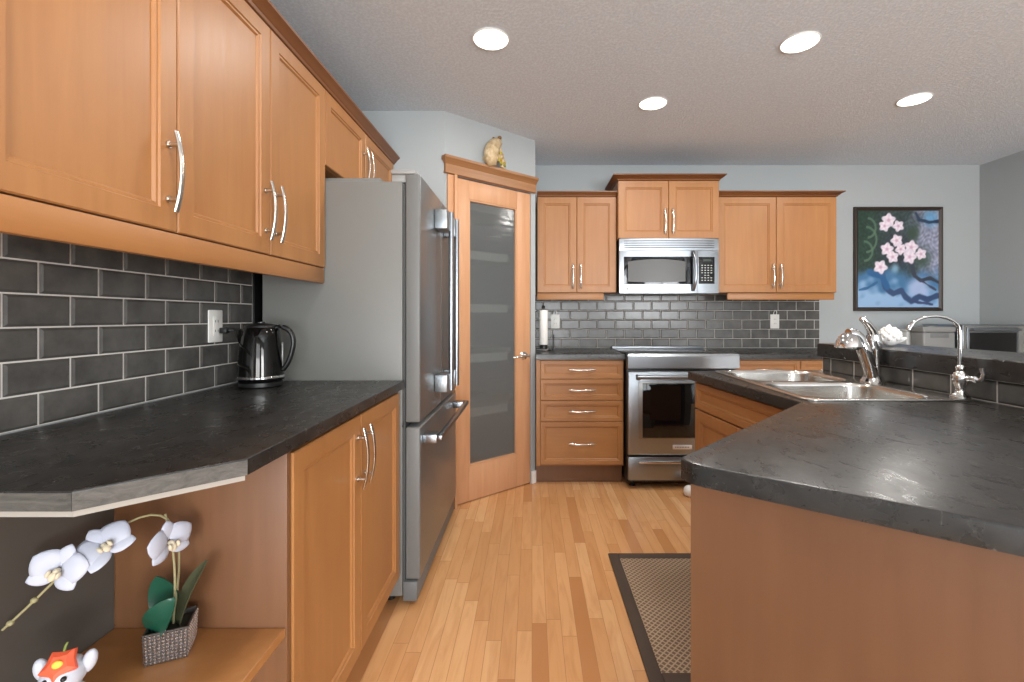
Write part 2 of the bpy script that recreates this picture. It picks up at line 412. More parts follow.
M().box(0.09, 0.925, -0.315, -0.295, 1.312, 1.3645, 0.003).build('light_rail', maple_h, c)

# --- left base cabinet
LB = 0.645
c = thing('base_cabinet', 'double-door maple base cabinet under the left counter beside the fridge', 'cabinet', (XL, 1.048, 0), PI/2)
carcass(c, 0.847, 0, 0.872, LB, 0.10)
add_door(c, 0.001, 0.419, 0.105, 0.868, LB, 'R', 0.735); add_door(c, 0.419, 0.844, 0.105, 0.868, LB, 'L', 0.735)
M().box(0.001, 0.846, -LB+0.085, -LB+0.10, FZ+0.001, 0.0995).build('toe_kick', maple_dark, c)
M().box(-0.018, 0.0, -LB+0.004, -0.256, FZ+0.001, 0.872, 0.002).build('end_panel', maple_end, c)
# open shelf at the counter end
c = thing('corner_shelf', 'open maple shelf at the near left counter end, holding the orchid', 'shelf', (0, 0, 0))
poly = [(-0.934, 1.029), (-0.552, 1.029), (-0.552, 0.868), (-0.705, 0.712), (-0.934, 0.712)]
M().prism(poly, 0.462, 0.482, 0.003).build('shelf_board', maple, c, ang=30)
M().prism(poly, 0.08, 0.10, 0.003).build('shelf_board', maple, c, ang=30)
M().box(-0.955, -0.935, 0.70, 1.029, FZ+0.001, 0.868).build('back_panel', mat('grey_brown_laminate', srgb(84, 79, 73), 0.5), c)['label'] = 'dark laminate back panel'
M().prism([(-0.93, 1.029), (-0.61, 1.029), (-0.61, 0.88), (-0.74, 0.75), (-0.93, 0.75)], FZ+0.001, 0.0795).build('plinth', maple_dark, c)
# left counter
c = thing('countertop', 'dark laminate counter with clipped corner, below the left wall cabinets', 'countertop')
lp = [(XL+0.009, 0.695), (-0.695, 0.695), (-0.529, 0.855), (-0.528, 1.905), (XL+0.009, 1.905)]
M().prism(lp, 0.883, 0.914, 0.003).build('slab', counter_m, c, ang=30)
def inset_edge(p, q, o_, z0, z1, th=0.0015):
    p, q = Vector(p), Vector(q); d = (q-p).normalized(); n_ = Vector((d.y, -d.x))
    return [(p+n_*o_), (q+n_*o_), (q+n_*(o_-th)), (p+n_*(o_-th))]
e = M()
for p, q in ((lp[0], lp[1]), (lp[1], lp[2])):
    e.prism([tuple(v) for v in inset_edge(p, q, 0.0012, 0, 0)], 0.8835, 0.911)
e.build('edge_band', edge_m, c, smooth=False)['label'] = 'greyish worn edge band'
M().prism([(XL+0.009, 0.699), (-0.697, 0.699), (-0.534, 0.856), (-0.58, 0.872), (-0.72, 0.735), (XL+0.009, 0.735)], 0.873, 0.8828).build('underside_strip', strip_m, c, smooth=False)['label'] = 'pale strip under the slab'

# --- drawer stack left of the range
BD = 0.62
c = thing('drawer_cabinet', 'maple base cabinet with four drawers left of the range', 'cabinet', (0.030, YB, 0), 0)
carcass(c, 0.628, 0, 0.874, BD, 0.11)
for z0, z1 in ((0.732, 0.868), (0.580, 0.732), (0.427, 0.580), (0.120, 0.427)):
    add_drawer(c, 0.028, 0.624, z0-0.0, z1, BD)
M().box(0.0005, 0.028, -BD+0.003, -BD+0.0205, 0.112, 0.87).build('filler_strip', maple, c)
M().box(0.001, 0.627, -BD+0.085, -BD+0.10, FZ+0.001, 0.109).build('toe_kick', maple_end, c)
o = M().prism([(0.028, YB-0.009), (0.028, YB-0.641), (0.661, YB-0.641), (0.661, YB-0.009)], 0.876, 0.914, 0.004).build('countertop', counter_m, ang=30)
tag(o, 'short dark counter between the pantry wall and the range', 'countertop')
# --- base cabinet right of the range
c = thing('base_cabinet', 'maple base cabinet right of the range, half hidden by the sink peninsula', 'cabinet', (1.445, YB, 0), 0)
carcass(c, 0.95, 0, 0.874, BD, 0.11)
for i in range(2):
    a, b = 0.005+i*0.47, 0.475+i*0.47
    add_drawer(c, a, b, 0.73, 0.868, BD); add_door(c, a, b, 0.115, 0.727, BD, 'R' if i == 0 else 'L', 0.62)
M().box(0.001, 0.949, -BD+0.085, -BD+0.10, FZ+0.001, 0.109).build('toe_kick', maple_end, c)
o = M().prism([(1.44, YB-0.009), (1.44, YB-0.641), (2.44, YB-0.641), (2.44, YB-0.009)], 0.876, 0.914, 0.004).build('countertop', counter_m, ang=30)
tag(o, 'dark counter right of the range below the wide wall cabinet', 'countertop')

# ------------------------------------------------------------------ peninsula
SR = math.radians(-1.0)
sc_ = Vector((1.127, 1.822))                   # sink centre
def sl(p):                                     # sink-local -> world
    c_, s_ = math.cos(SR), math.sin(SR); return (sc_.x+p[0]*c_-p[1]*s_, sc_.y+p[0]*s_+p[1]*c_)
hole = [sl(p) for p in rrect(0, 0, 0.495, 0.765, 0.06)]
pen = [(0.758, 2.235), (1.407, 2.232), (1.416, 1.083), (0.79, 0.447), (0.304, 0.8115), (0.291, 0.8235), (0.2825, 0.840), (0.2785, 0.860), (0.284, 0.871), (0.832, 1.425)]
o = M().prism(pen, 0.876, 0.914, 0.006, holes=[hole[::-1]]).build('countertop', counter_m, ang=30)
tag(o, 'large dark peninsula counter with bent outline, holding the sink', 'countertop')
# sink base cabinet
ang = math.radians(5.6)
c = thing('sink_cabinet', 'maple sink base cabinet below the double sink, facing the fridge', 'cabinet', (0.778+0.55*math.cos(ang), 2.205+0.55*math.sin(ang), 0), -PI/2+ang)
SW = 0.745
carcass(c, SW, 0, 0.872, 0.55, 0.11)
add_drawer(c, 0.004, SW-0.004, 0.742, 0.868, 0.55, grip=False)
add_door(c, 0.004, SW/2, 0.115, 0.739, 0.55, 'R', 0.55); add_door(c, SW/2, SW-0.004, 0.115, 0.739, 0.55, 'L', 0.55)
M().box(0.001, SW-0.001, -0.465, -0.45, FZ+0.001, 0.109).build('toe_kick', maple_end, c)
# cabinet of the angled end
c = thing('peninsula_cabinet', 'angled end of the peninsula with broad brown wood end panel', 'cabinet')
M().prism([(0.325, 0.868), (0.795, 0.490), (1.38, 1.085), (1.38, 1.36), (0.865, 1.40)], 0.10, 0.873).build('carcass', maple, c, smooth=False)
M().prism([(0.38, 0.87), (0.80, 0.54), (1.37, 1.11), (1.37, 1.34), (0.87, 1.34)], FZ+0.001, 0.0995).build('toe_kick', maple_end, c, smooth=False)
pa, pb = Vector((0.294, 0.852)), Vector((0.785, 0.4605)); pn = Vector((0.62, 0.77)).normalized()*0.018
M().prism([tuple(pa), tuple(pb), tuple(pb+pn), tuple(pa+pn)], FZ+0.001, 0.8755, 0.001).build('end_panel', maple_brown, c, smooth=False)['label'] = 'brown wood end panel'
# raised bar ledge
o = M().prism([(1.388, 2.238), (1.397, 1.09), (0.78, 0.465), (1.02, 0.225), (1.76, 0.96), (1.735, 2.238)], 0.986, 1.05, 0.006).build('bar_ledge', counter_m, ang=30)
tag(o, 'raised dark laminate bar ledge behind the sink', 'bar top')

# double sink
sk = thing('double_sink', 'stainless double bowl drop-in sink in the peninsula counter', 'sink', (sc_.x, sc_.y, 0.9145), SR)
outer = rrect(0, 0, 0.53, 0.79, 0.045, 6)
b1 = rrect(-0.038, -0.200, 0.405, 0.362, 0.085, 8); b2 = rrect(-0.038, 0.195, 0.405, 0.362, 0.085, 8)
rim = M(); rim.prism(outer, 0.0003, 0.0065, 0.003, holes=[b1[::-1], b2[::-1]]); rim.build('rim', sink_steel, sk, ang=50)
for cy in (-0.200, 0.195):
    rs = []
    for sx, z, rr_ in ((1.012, 0.0068, 0.085), (0.99, 0.004, 0.083), (0.975, -0.01, 0.082), (0.945, -0.14, 0.08), (0.90, -0.168, 0.075), (0.80, -0.176, 0.07), (0.2, -0.180, 0.02)):
        rs.append([(p[0], p[1], z) for p in rrect(-0.038, cy, 0.405*sx, 0.362*sx, rr_*sx, 8)])
    bowl = M().rings(rs, cap0=False).build('bowl', sink_steel, sk, ang=60)
    M().lathe([(0.0, 0.003), (0.02, 0.003), (0.036, 0.006), (0.042, 0.001), (0.042, 0.0005)], (-0.035, cy, -0.18), 24).build('drain', chrome, bowl)

# main faucet (pull-out) and small filtered-water faucet, both swung over the bowls
f = thing('kitchen_faucet', 'chunky chrome pull-out faucet with raised lever behind the sink', 'faucet', (1.334, 1.80, 0.9212))
M().lathe([(0.0, 0), (0.038, 0), (0.040, 0.006), (0.034, 0.014), (0.026, 0.03), (0.0, 0.032)], (0, 0, 0), 28, sx=1.15).build('base', chrome, f)
M().tube(bez((-0.008, -0.004, 0.014), (-0.02, -0.004, 0.07), (-0.028, -0.004, 0.10), (-0.048, -0.004, 0.150), 10)+bez((-0.050, -0.004, 0.155), (-0.056, -0.004, 0.175), (-0.075, -0.004, 0.195), (-0.098, -0.004, 0.188), 8), [0.026]+[0.0245]*9+[0.022]*11, 18).build('spout', chrome, f)
hd = M().lathe([(0.0, -0.052), (0.046, -0.052), (0.050, -0.046), (0.046, -0.030), (0.036, -0.010), (0.020, 0.004), (0.0, 0.008)], (-0.098, -0.004, 0.188), 26, sx=0.95)
hd.build('spray_head', chrome, f)
M().lathe([(0.0, 0.0), (0.036, 0.0), (0.036, 0.008), (0.0, 0.008)], (-0.098, -0.004, 0.130), 22).build('nozzle', dark_plastic, f)
M().tube([(0.034, 0.03, 0.0), (0.034, 0.03, 0.06), (0.030, 0.03, 0.12), (0.028, 0.03, 0.150), (0.024, 0.03, 0.185)], [0.018, 0.019, 0.022, 0.029, 0.024], 18).build('valve_body', chrome, f)
M().tube([(0.026, 0.03, 0.175), (0.010, 0.02, 0.205), (-0.012, 0.012, 0.228), (-0.036, 0.008, 0.248), (-0.044, 0.008, 0.251)], [0.021, 0.017, 0.014, 0.012, 0.006], 14, flat=0.8).build('lever', chrome, f)
f = thing('filter_faucet', 'slim chrome gooseneck faucet with curled side lever at the sink corner', 'faucet', (1.362, 1.462, 0.9212))
M().lathe([(0, 0), (0.027, 0), (0.028, 0.005), (0.017, 0.014), (0.012, 0.024), (0.013, 0.032), (0.020, 0.045), (0.023, 0.060), (0.019, 0.074), (0.011, 0.084), (0.013, 0.092), (0.011, 0.10), (0.007, 0.104), (0, 0.105)], (0, 0, 0), 24).build('body', chrome, f)
arc = [(-0.002, 0, 0.10), (-0.002, 0, 0.15), (-0.002, 0, 0.20), (-0.003, 0, 0.21)]
for i in range(1, 15):
    a = math.radians(5+145*i/14); arc.append((-0.083+0.080*math.cos(a), 0, 0.212+0.046*math.sin(a)))
arc.append((-0.166, 0, 0.214))
M().tube(arc, [0.0058]*4+[0.0046]*(len(arc)-6)+[0.0064, 0.0064], 12).build('gooseneck', chrome, f)
M().tube([(0.26*q_, -0.966*q_, z_) for q_, z_ in ((0.015, 0.062), (0.03, 0.063), (0.042, 0.063), (0.050, 0.061), (0.058, 0.066), (0.061, 0.080), (0.058, 0.094), (0.057, 0.099))], [0.011, 0.009, 0.012, 0.007, 0.0068, 0.006, 0.007, 0.008], 14).build('lever', chrome, f)

# ------------------------------------------------------------------ range
r = thing('range', 'stainless slide-in range with dark oven window under the microwave', 'stove', (0.668, YB, 0), 0)
RW = 0.762; RF = -0.70
M().box(0, RW, -0.655, -0.03, 0.012, 0.905, 0.004).build('body', dark_plastic, r)
M().box(0.004, RW-0.004, -0.655, -0.075, 0.9055, 0.916, 0.003).build('cooktop', black_gloss, r)
for q in range(4):
    pass
M().box(-0.003, RW+0.003, -0.072, -0.012, 0.906, 0.934, 0.006).build('vent_trim', stainless, r)
M().rings([[(x, -0.655, 0.812), (x, RF-0.005, 0.812), (x, RF-0.028, 0.822), (x, RF-0.028, 0.905), (x, RF-0.018, 0.922), (x, -0.665, 0.930), (x, -0.655, 0.928)] for x in (-0.004, RW+0.004)]).build('control_panel', stainless, r, ang=20)
dr = M().box(0.003, RW-0.003, RF+0.005, -0.657, 0.212, 0.796, 0.008)
od = dr.build('oven_door', stainless, r)
M().box(0.075, RW-0.075, RF-0.001, RF+0.004, 0.325, 0.728, 0.002).build('window_frame', steel('stainless_dark_frame', srgb(140, 139, 136), 0.3, 0), od)
M().box(0.102, RW-0.100, RF-0.0035, RF-0.0015, 0.335, 0.715, 0.001).build('window', black_gloss, od)
h = M().tube([(0.055, RF-0.052, 0.765), (RW-0.055, RF-0.052, 0.765)], 0.0125, 16)
for x in (0.068, RW-0.068): h.box(x-0.012, x+0.012, RF-0.052, RF+0.004, 0.742, 0.776, 0.004)
h.build('handle', stainless, od)
bd = M().box(RW/2-0.068, RW/2+0.068, RF+0.0015, RF+0.0045, 0.254, 0.284, 0.0012).build('badge', mat('badge_plate', srgb(214, 210, 206), 0.35, 0.6), od)
lt = M()
for k in range(9): lt.box(RW/2-0.050+k*0.0112, RW/2-0.0435+k*0.0112, RF+0.0008, RF+0.0014, 0.265, 0.273)
lt.build('lettering', mat('badge_ink', srgb(110, 80, 74), 0.6), bd)
dw = M().box(0.003, RW-0.003, RF+0.005, -0.657, 0.034, 0.200, 0.008).build('storage_drawer', stainless, r)
h = M().box(0.07, RW-0.07, RF-0.038, RF-0.006, 0.163, 0.178, 0.005)
for x in (0.09, RW-0.09): h.box(x-0.01, x+0.01, RF-0.010, RF+0.006, 0.164, 0.177, 0.002)
h.build('handle', nickel, dw)
for x in (0.05, RW-0.05):
    for y in (-0.60, -0.10): M().lathe([(0, 0), (0.02, 0), (0.02, 0.008), (0.012, 0.010), (0.012, 0.041), (0, 0.041)], (x, y, FZ), 14).build('foot', dark_plastic, r)

# ------------------------------------------------------------------ microwave
mw = thing('microwave', 'stainless over-the-range microwave with curved door handle', 'microwave', (0.667, YB, 1.355), 0)
MWW, MWH = 0.760, 0.420; F = -0.405
def bulge(x): return 0.016*(1-((x-MWW/2)/(MWW/2))**2)
M().box(0, MWW, -0.375, -0.003, 0.012, MWH, 0.003).build('body', dark_plastic, mw)
def face(x0, x1, z0, z1, off, th, m, name, par, n=16, rad=0.0):
    rs = []
    for i in range(n+1):
        x = x0+(x1-x0)*i/n; y = F+0.012-bulge(x)-off
        e_ = 0.003 if i in (0, n) else 0
        rs.append([(x, y+th, z0), (x, y+e_*0.4, z0), (x, y, z0+0.003), (x, y, z1-0.003), (x, y+e_*0.4, z1), (x, y+th, z1)])
    return M().rings(rs).build(name, m, par, ang=50)
face(0, MWW, 0.33, MWH, 0, 0.028, stainless, 'vent_panel', mw)
vg = mw.children[-1]
dark_slot = mat('vent_slot', srgb(60, 60, 58), 0.5)
for k in range(4): face(0.035, MWW-0.035, 0.348+0.017*k, 0.354+0.017*k, 0.0008, 0.001, dark_slot, 'slot', vg)
md = face(0, 0.592, 0.003, 0.328, 0, 0.028, stainless, 'door', mw)
face(0.034, 0.556, 0.072, 0.282, 0.0010, 0.001, black_gloss, 'window_surround', md)
rs = []
n = 20
for i in range(n+1):
    x = 0.066+(0.50-0.066)*i/n; t = (x-0.283)/0.217; y = F+0.012-bulge(x)-0.0022
    zt_ = 0.244+0.018*(1-t*t); zb_ = 0.092-0.006*(1-t*t)
    rs.append([(x, y, zb_), (x, y, zt_), (x, y+0.001, zt_), (x, y+0.001, zb_)])
M().rings(rs).build('window', mat('microwave_mesh_window', srgb(66, 64, 61), 0.34), md)
rs = face(0.0, 0.001, 0, 0.01, -0.02, 0.001, stainless, 'hinge_pin', md, n=2)
bpy.data.objects.remove(rs, do_unlink=True)
M().tube([(0.556+0.012*(1-t*t), F-0.008-0.034*(1-t**4), 0.172+0.150*t) for t in [-1+2*i/16 for i in range(17)]], 0.0115, 14, flat=0.7, up=(0, 1, 0)).build('handle', stainless, mw)
M().lathe([(0, 0), (0.010, 0), (0.010, 0.002), (0, 0.002)], (0, 0, 0), 20, mx=Matrix.Translation((0.06, F+0.012-bulge(0.06), 0.038)) @ Matrix.Rotation(PI/2, 4, 'X')).build('round_badge', mat('badge_grey', srgb(120, 118, 116), 0.4, 0.5), md)
cp = face(0.594, MWW, 0.003, 0.328, 0, 0.028, stainless, 'control_panel', mw, n=6)
face(0.602, MWW-0.034, 0.075, 0.280, 0.0010, 0.001, black_gloss, 'keypad', cp, n=6)
key_m = mat('key_print', srgb(170, 172, 168), 0.5)
face(0.636, 0.700, 0.246, 0.264, 0.0022, 0.001, mat('display_glass', srgb(58, 66, 62), 0.2), 'display', cp, n=3)
for rw in range(7):
    for cl in range(4):
        x = 0.622+cl*0.024; z = 0.098+rw*0.019
        if (rw, cl) in ((2, 0), (2, 3)): continue
        face(x, x+0.013, z, z+0.0072, 0.0020, 0.001, key_m, 'key', cp, n=1)

# ------------------------------------------------------------------ fridge (french doors, bottom freezer)
fr = thing('refrigerator', 'tall stainless french-door fridge with grey sides by the left counter', 'fridge', (-1.127, 1.921, 0), PI/2)
FW, FB, FD = 0.90, 0.585, 0.660
M().box(0, FW, -FB, 0, 0.010, 1.744, 0.004).build('cabinet', grey_paint, fr)
M().box(0.01, FW-0.01, -FB-0.010, -FB-0.001, 0.05, 1.735).build('gasket', mat('gasket_grey', srgb(70, 72, 72), 0.7), fr)
seal = 0.012
def two_tone(o):                                # steel front skin, painted grey edges
    o.data.materials.append(door_edge)
    for p_ in o.data.polygons:
        if p_.normal.y > -0.9: p_.material_index = 1
door_edge = mat('grey_door_edge', srgb(108, 109, 107), 0.45)
for x0, x1 in ((0.0, 0.4475), (0.4525, FW)):
    d_ = M().box(x0, x1, -FD, -FB-seal, 0.735, 1.776, 0.009, 3).build('door', stainless_v, fr)
    two_tone(d_); hx = x1-0.085 if x0 == 0 else x0+0.075
    hb = M().tube([(hx, -FD-0.066, 0.815), (hx, -FD-0.066, 1.695)], 0.013, 16)
    hb.build('handle', stainless, d_)
    for z0, z1 in ((0.815, 0.90), (1.60, 1.695)):
        M().box(hx-(0.085 if x0 == 0 else 0.03), hx+0.030, -FD-0.062, -FD-0.0005, z0, z1, 0.005).build('handle_mount', stainless_v, d_)
d_ = M().box(0.0, FW, -FD, -FB-seal, 0.080, 0.716, 0.009, 3).build('freezer_drawer', stainless_v, fr)
two_tone(d_)
M().box(0.036, FW-0.036, -FD-0.084, -FD-0.062, 0.650, 0.674, 0.005).build('handle', stainless, d_)
for x in (0.072, FW-0.072): M().box(x-0.034, x+0.03, -FD-0.0615, -FD-0.0005, 0.638, 0.676, 0.004).build('handle_mount', stainless, d_)
M().box(0.0, FW, -FB-0.062, -FB-0.002, -0.012, 0.070, 0.006).build('kick_grille', mat('grey_plastic', srgb(104, 106, 106), 0.5), fr)
for x in (0.04, FW-0.04):
    M().box(x-0.035, x+0.035, -FB-0.055, -FB+0.05, 1.777, 1.796, 0.005).box(x-0.02, x+0.02, -FB-0.01, -FB+0.05, 1.745, 1.778, 0.003).build('hinge_cover', mat('hinge_grey', srgb(150, 150, 148), 0.5), fr)
M().box(0.03, FW-0.03, -FB+0.10, -0.02, 1.7445, 1.768, 0.006).build('top_cover', grey_paint, fr)
for x in (0.06, FW-0.06):
    for y in (-0.52, -0.06): M().cyl((x, y, FZ), (x, y, 0.011), 0.02, 14).build('foot', dark_plastic, fr)
M().box(0.001, 0.012, -FB-0.004, -FB+0.02, 0.716, 0.735, 0.002).build('centre_hinge', dark_plastic, fr)

# ------------------------------------------------------------------ pantry door, trim, shelves
def at_pantry(o): o.location = (A.x, A.y, 0); o.rotation_euler = (0, 0, ANG); return o
o = M().box(0.014, s0-0.001, -0.018, 0.0, FZ, 2.072, 0.004).box(s0-0.02, s0-0.001, -0.038, -0.018, FZ, 2.072, 0.002).build('trim_1', fir); struct(at_pantry(o))
prof = [(0.020, 2.076), (0.026, 2.078), (0.026, 2.088), (0.020, 2.090), (0.020, 2.135), (0.026, 2.140), (0.034, 2.152), (0.046, 2.160), (0.050, 2.164), (0.050, 2.180)]
rs = [[(-0.004-max(0, q-0.02)*0.6, -0.0005, z), (-0.004-max(0, q-0.02)*0.6, -q, z), (L-0.010, -q, z), (L-0.010, -0.0005, z)] for q, z in prof]
o = M().rings(rs).build('trim_2', fir_h); struct(at_pantry(o))
dm = M(); g0, g1, gz0, gz1 = 0.185, 0.584, 0.205, 1.945; D0, D1 = s0+0.003, s1-0.003
dm.box(D0, g0, 0.004, 0.042, FZ+0.006, 2.068, 0.002).box(g1, D1, 0.004, 0.042, FZ+0.006, 2.068, 0.002)
dm.box(g0, g1, 0.004, 0.042, FZ+0.006, gz0, 0.002).box(g0, g1, 0.004, 0.042, gz1, 2.068, 0.002)
door = struct(at_pantry(dm.build('door_1', fir)))
bead = M()
for a in ((g0, g0+0.010, gz0, gz1), (g1-0.010, g1, gz0, gz1), (g0+0.01, g1-0.01, gz0, gz0+0.010), (g0+0.01, g1-0.01, gz1-0.010, gz1)):
    bead.box(a[0], a[1], 0.007, 0.040, a[2], a[3], 0.003)
bead.build('glazing_bead', fir, door)
frost = mat('reeded_frosted_glass', srgb(186, 190, 190), 0.11, Transmission_Weight=0.85, IOR=1.5); _n = N(frost)
_g = _n.noise(_n.obj((3, 3, 40), False), 1.0, 3, 0.5); _n.bump(_g, 0.2, 0.01)
M().box(g0+0.009, g1-0.009, 0.020, 0.026, gz0+0.009, gz1-0.009).build('glass_pane', frost, door, smooth=False)
lv = M().lathe([(0, 0), (0.030, 0), (0.031, 0.004), (0.026, 0.010), (0.012, 0.013), (0.011, 0.040), (0.013, 0.052), (0, 0.054)], (0, 0, 0), 24, mx=Matrix.Translation((D1-0.062, 0.004, 0.90)) @ Matrix.Rotation(PI/2, 4, 'X'))
lx = D1-0.062
lv.tube([(lx+0.01, -0.042, 0.90), (lx-0.03, -0.043, 0.902), (lx-0.07, -0.044, 0.899), (lx-0.115, -0.042, 0.896), (lx-0.122, -0.036, 0.896)], [0.008, 0.0095, 0.0085, 0.0075, 0.006], 14)
lv.build('lever_handle', chrome, door)
for z in (0.25, 1.05, 1.86):
    M().cyl((D0-0.002, -0.002, z-0.04), (D0-0.002, -0.002, z+0.04), 0.006, 12).build('hinge', nickel, door)
sh0 = None
names = ['lowest', 'second lowest', 'middle', 'second highest', 'highest']
for k, nm in enumerate(names):
    z = (0.52, 0.90, 1.25, 1.62, 1.96)[k]
    if sh0 is None:
        sh0 = thing('pantry_shelf', '', 'shelf', (0, 0, z), 0, 'shelves behind the frosted pantry glass')
        q0 = A-nrm*0.17+u*(-0.20); q1 = A-nrm*0.17+u*0.62
        M().prism([(XL+0.004, q0.y), (q0.x, q0.y), (q1.x, q1.y), (q1.x, YB-0.004), (XL+0.004, YB-0.004)], 0, 0.018).build('board', white_paint, sh0); s_ = sh0
        M().prism([tuple(q0), tuple(q1), tuple(q1+nrm*0.004), tuple(q0+nrm*0.004)], -0.04, 0.018).build('lip', white_paint, sh0)
    else: s_ = dup(sh0, (0, 0, z), '')
    s_['label'] = nm + ' white pantry shelf behind the frosted glass door'

# ------------------------------------------------------------------ outlets
def outlet(label, loc, rz):
    t = thing('wall_outlet', label, 'outlet', loc, rz, 'outlets on the tile')
    M().box(-0.038, 0.038, -0.0055, 0, -0.06, 0.06, 0.003).build('plate', white_plastic, t)
    M().box(-0.017, 0.017, -0.008, -0.0056, -0.034, 0.034, 0.002).build('receptacle', white_plastic, t)
    for z in (-0.018, 0.018):
        for x_ in (-0.007, 0.007): M().box(x_-0.001, x_+0.001, -0.0088, -0.0081, z-0.004, z+0.005).build('slot', dark_plastic, t)
    return t
outlet('white wall outlet with a black plug, beside the kettle', (XL+0.0086, 1.712, 1.143), PI/2)
for lab, x in (('white wall outlet beside the paper towel roll', 0.197), ('white wall outlet right of the range, near the tile edge', 2.055)):
    t = outlet(lab, (x, YB-0.0086, 1.14), 0)
    M().tube([(0.0-0.012, -0.006, 0.060), (-0.012, -0.012, 0.078), (-0.006, -0.014, 0.092), (0.006, -0.014, 0.092), (0.012, -0.012, 0.078), (0.012, -0.006, 0.060)], 0.0035, 8).build('loop_tab', white_plastic, t)

# ------------------------------------------------------------------ kettle
k = thing('electric_kettle', 'glossy black electric kettle on the left counter near the fridge', 'kettle', (-1.032, 1.753, 0.9145), 0.15)
k.scale = (0.92, 0.92, 1.0)
kb = mat('kettle_black_chrome', srgb(46, 45, 44), 0.06, 0.9)
M().lathe([(0, 0), (0.078, 0), (0.082, 0.004), (0.082, 0.018), (0.076, 0.022), (0, 0.022)], (0, 0, 0), 36).build('power_base', dark_plastic, k)
M().lathe([(0, 0.0225), (0.083, 0.0225), (0.087, 0.028), (0.087, 0.036), (0.0855, 0.045), (0.0835, 0.09), (0.079, 0.14), (0.072, 0.19), (0.067, 0.215), (0.063, 0.222), (0, 0.222)], (0, 0, 0), 40).build('body', kb, k)
M().lathe([(0.0868, 0.032), (0.0885, 0.034), (0.0885, 0.040), (0.0866, 0.042)], (0, 0, 0), 40).build('chrome_ring', chrome, k)
M().lathe([(0, 0.2225), (0.062, 0.2225), (0.060, 0.230), (0.045, 0.236), (0.014, 0.239), (0.014, 0.244), (0.0, 0.245)], (0, 0, 0), 32).build('lid', dark_plastic, k)
M().rings([[(-0.060, -0.032, 0.212), (-0.060, 0.032, 0.212), (-0.064, 0.028, 0.150), (-0.064, -0.028, 0.150)], [(-0.085, -0.038, 0.217), (-0.085, 0.022, 0.217), (-0.079, 0.018, 0.165), (-0.079, -0.018, 0.165)], [(-0.106, -0.008, 0.222), (-0.106, 0.008, 0.222), (-0.094, 0.006, 0.192), (-0.094, -0.006, 0.192)]]).build('spout', kb, k, ang=70)
M().tube(bez((0.055, 0, 0.222), (0.11, 0, 0.235), (0.135, 0, 0.19), (0.122, 0, 0.14), 10)+bez((0.120, 0, 0.132), (0.113, 0, 0.10), (0.10, 0, 0.075), (0.084, 0, 0.062), 7), 0.0125, 14, flat=0.8, up=(1, 0, 0.01)).build('handle', dark_plastic, k)
M().box(0.080, 0.086, -0.005, 0.005, 0.07, 0.165, 0.002).build('water_gauge', mat('smoky_gauge', srgb(120, 120, 118), 0.15), k)
c = thing('power_cord', 'black kettle cord and plug hanging from the outlet', 'cord')
M().box(XL+0.0177, XL+0.045, 1.722, 1.746, 1.115, 1.137, 0.004).build('plug', dark_plastic, c)
M().tube(bez((XL+0.046, 1.734, 1.127), (XL+0.10, 1.755, 1.14), (XL+0.105, 1.80, 1.03), (XL+0.058, 1.835, 0.925), 14)+bez((XL+0.058, 1.838, 0.919), (XL+0.07, 1.855, 0.9185), (XL+0.09, 1.86, 0.9185), (XL+0.125, 1.842, 0.9185), 8), 0.0036, 10).build('cable', dark_plastic, c)

# ------------------------------------------------------------------ paper towel on its stand
p = thing('paper_towel_stand', 'white paper towel roll on a dark stand beside the pantry wall', 'paper towel', (0.092, 3.62, 0.9145))
M().lathe([(0, 0), (0.058, 0), (0.060, 0.004), (0.056, 0.011), (0.0, 0.013)], (0, 0, 0), 28).build('base', chrome, p)
M().lathe([(0, 0.013), (0.006, 0.013), (0.006, 0.330), (0.012, 0.334), (0.013, 0.342), (0.006, 0.352), (0.0, 0.354)], (0, 0, 0), 16).build('rod', dark_plastic, p)
M().lathe([(0.009, 0.045), (0.031, 0.045), (0.033, 0.048), (0.033, 0.313), (0.031, 0.316), (0.009, 0.316)], (0, 0, 0), 32).build('roll', mat('paper_white', srgb(236, 232, 226), 0.9), p)
M().lathe([(0.007, 0.015), (0.030, 0.015), (0.032, 0.030), (0.026, 0.042), (0.007, 0.044)], (0, 0, 0), 24).build('spool', dark_plastic, p)
M().tube([(0.070, 0, 0.004), (0.076, 0, 0.03), (0.077, 0, 0.08), (0.078, 0, 0.125)], [0.008, 0.007, 0.006, 0.005], 10).box(0.054, 0.074, -0.006, 0.006, 0.0005, 0.009, 0.002).build('tension_arm', dark_plastic, p)

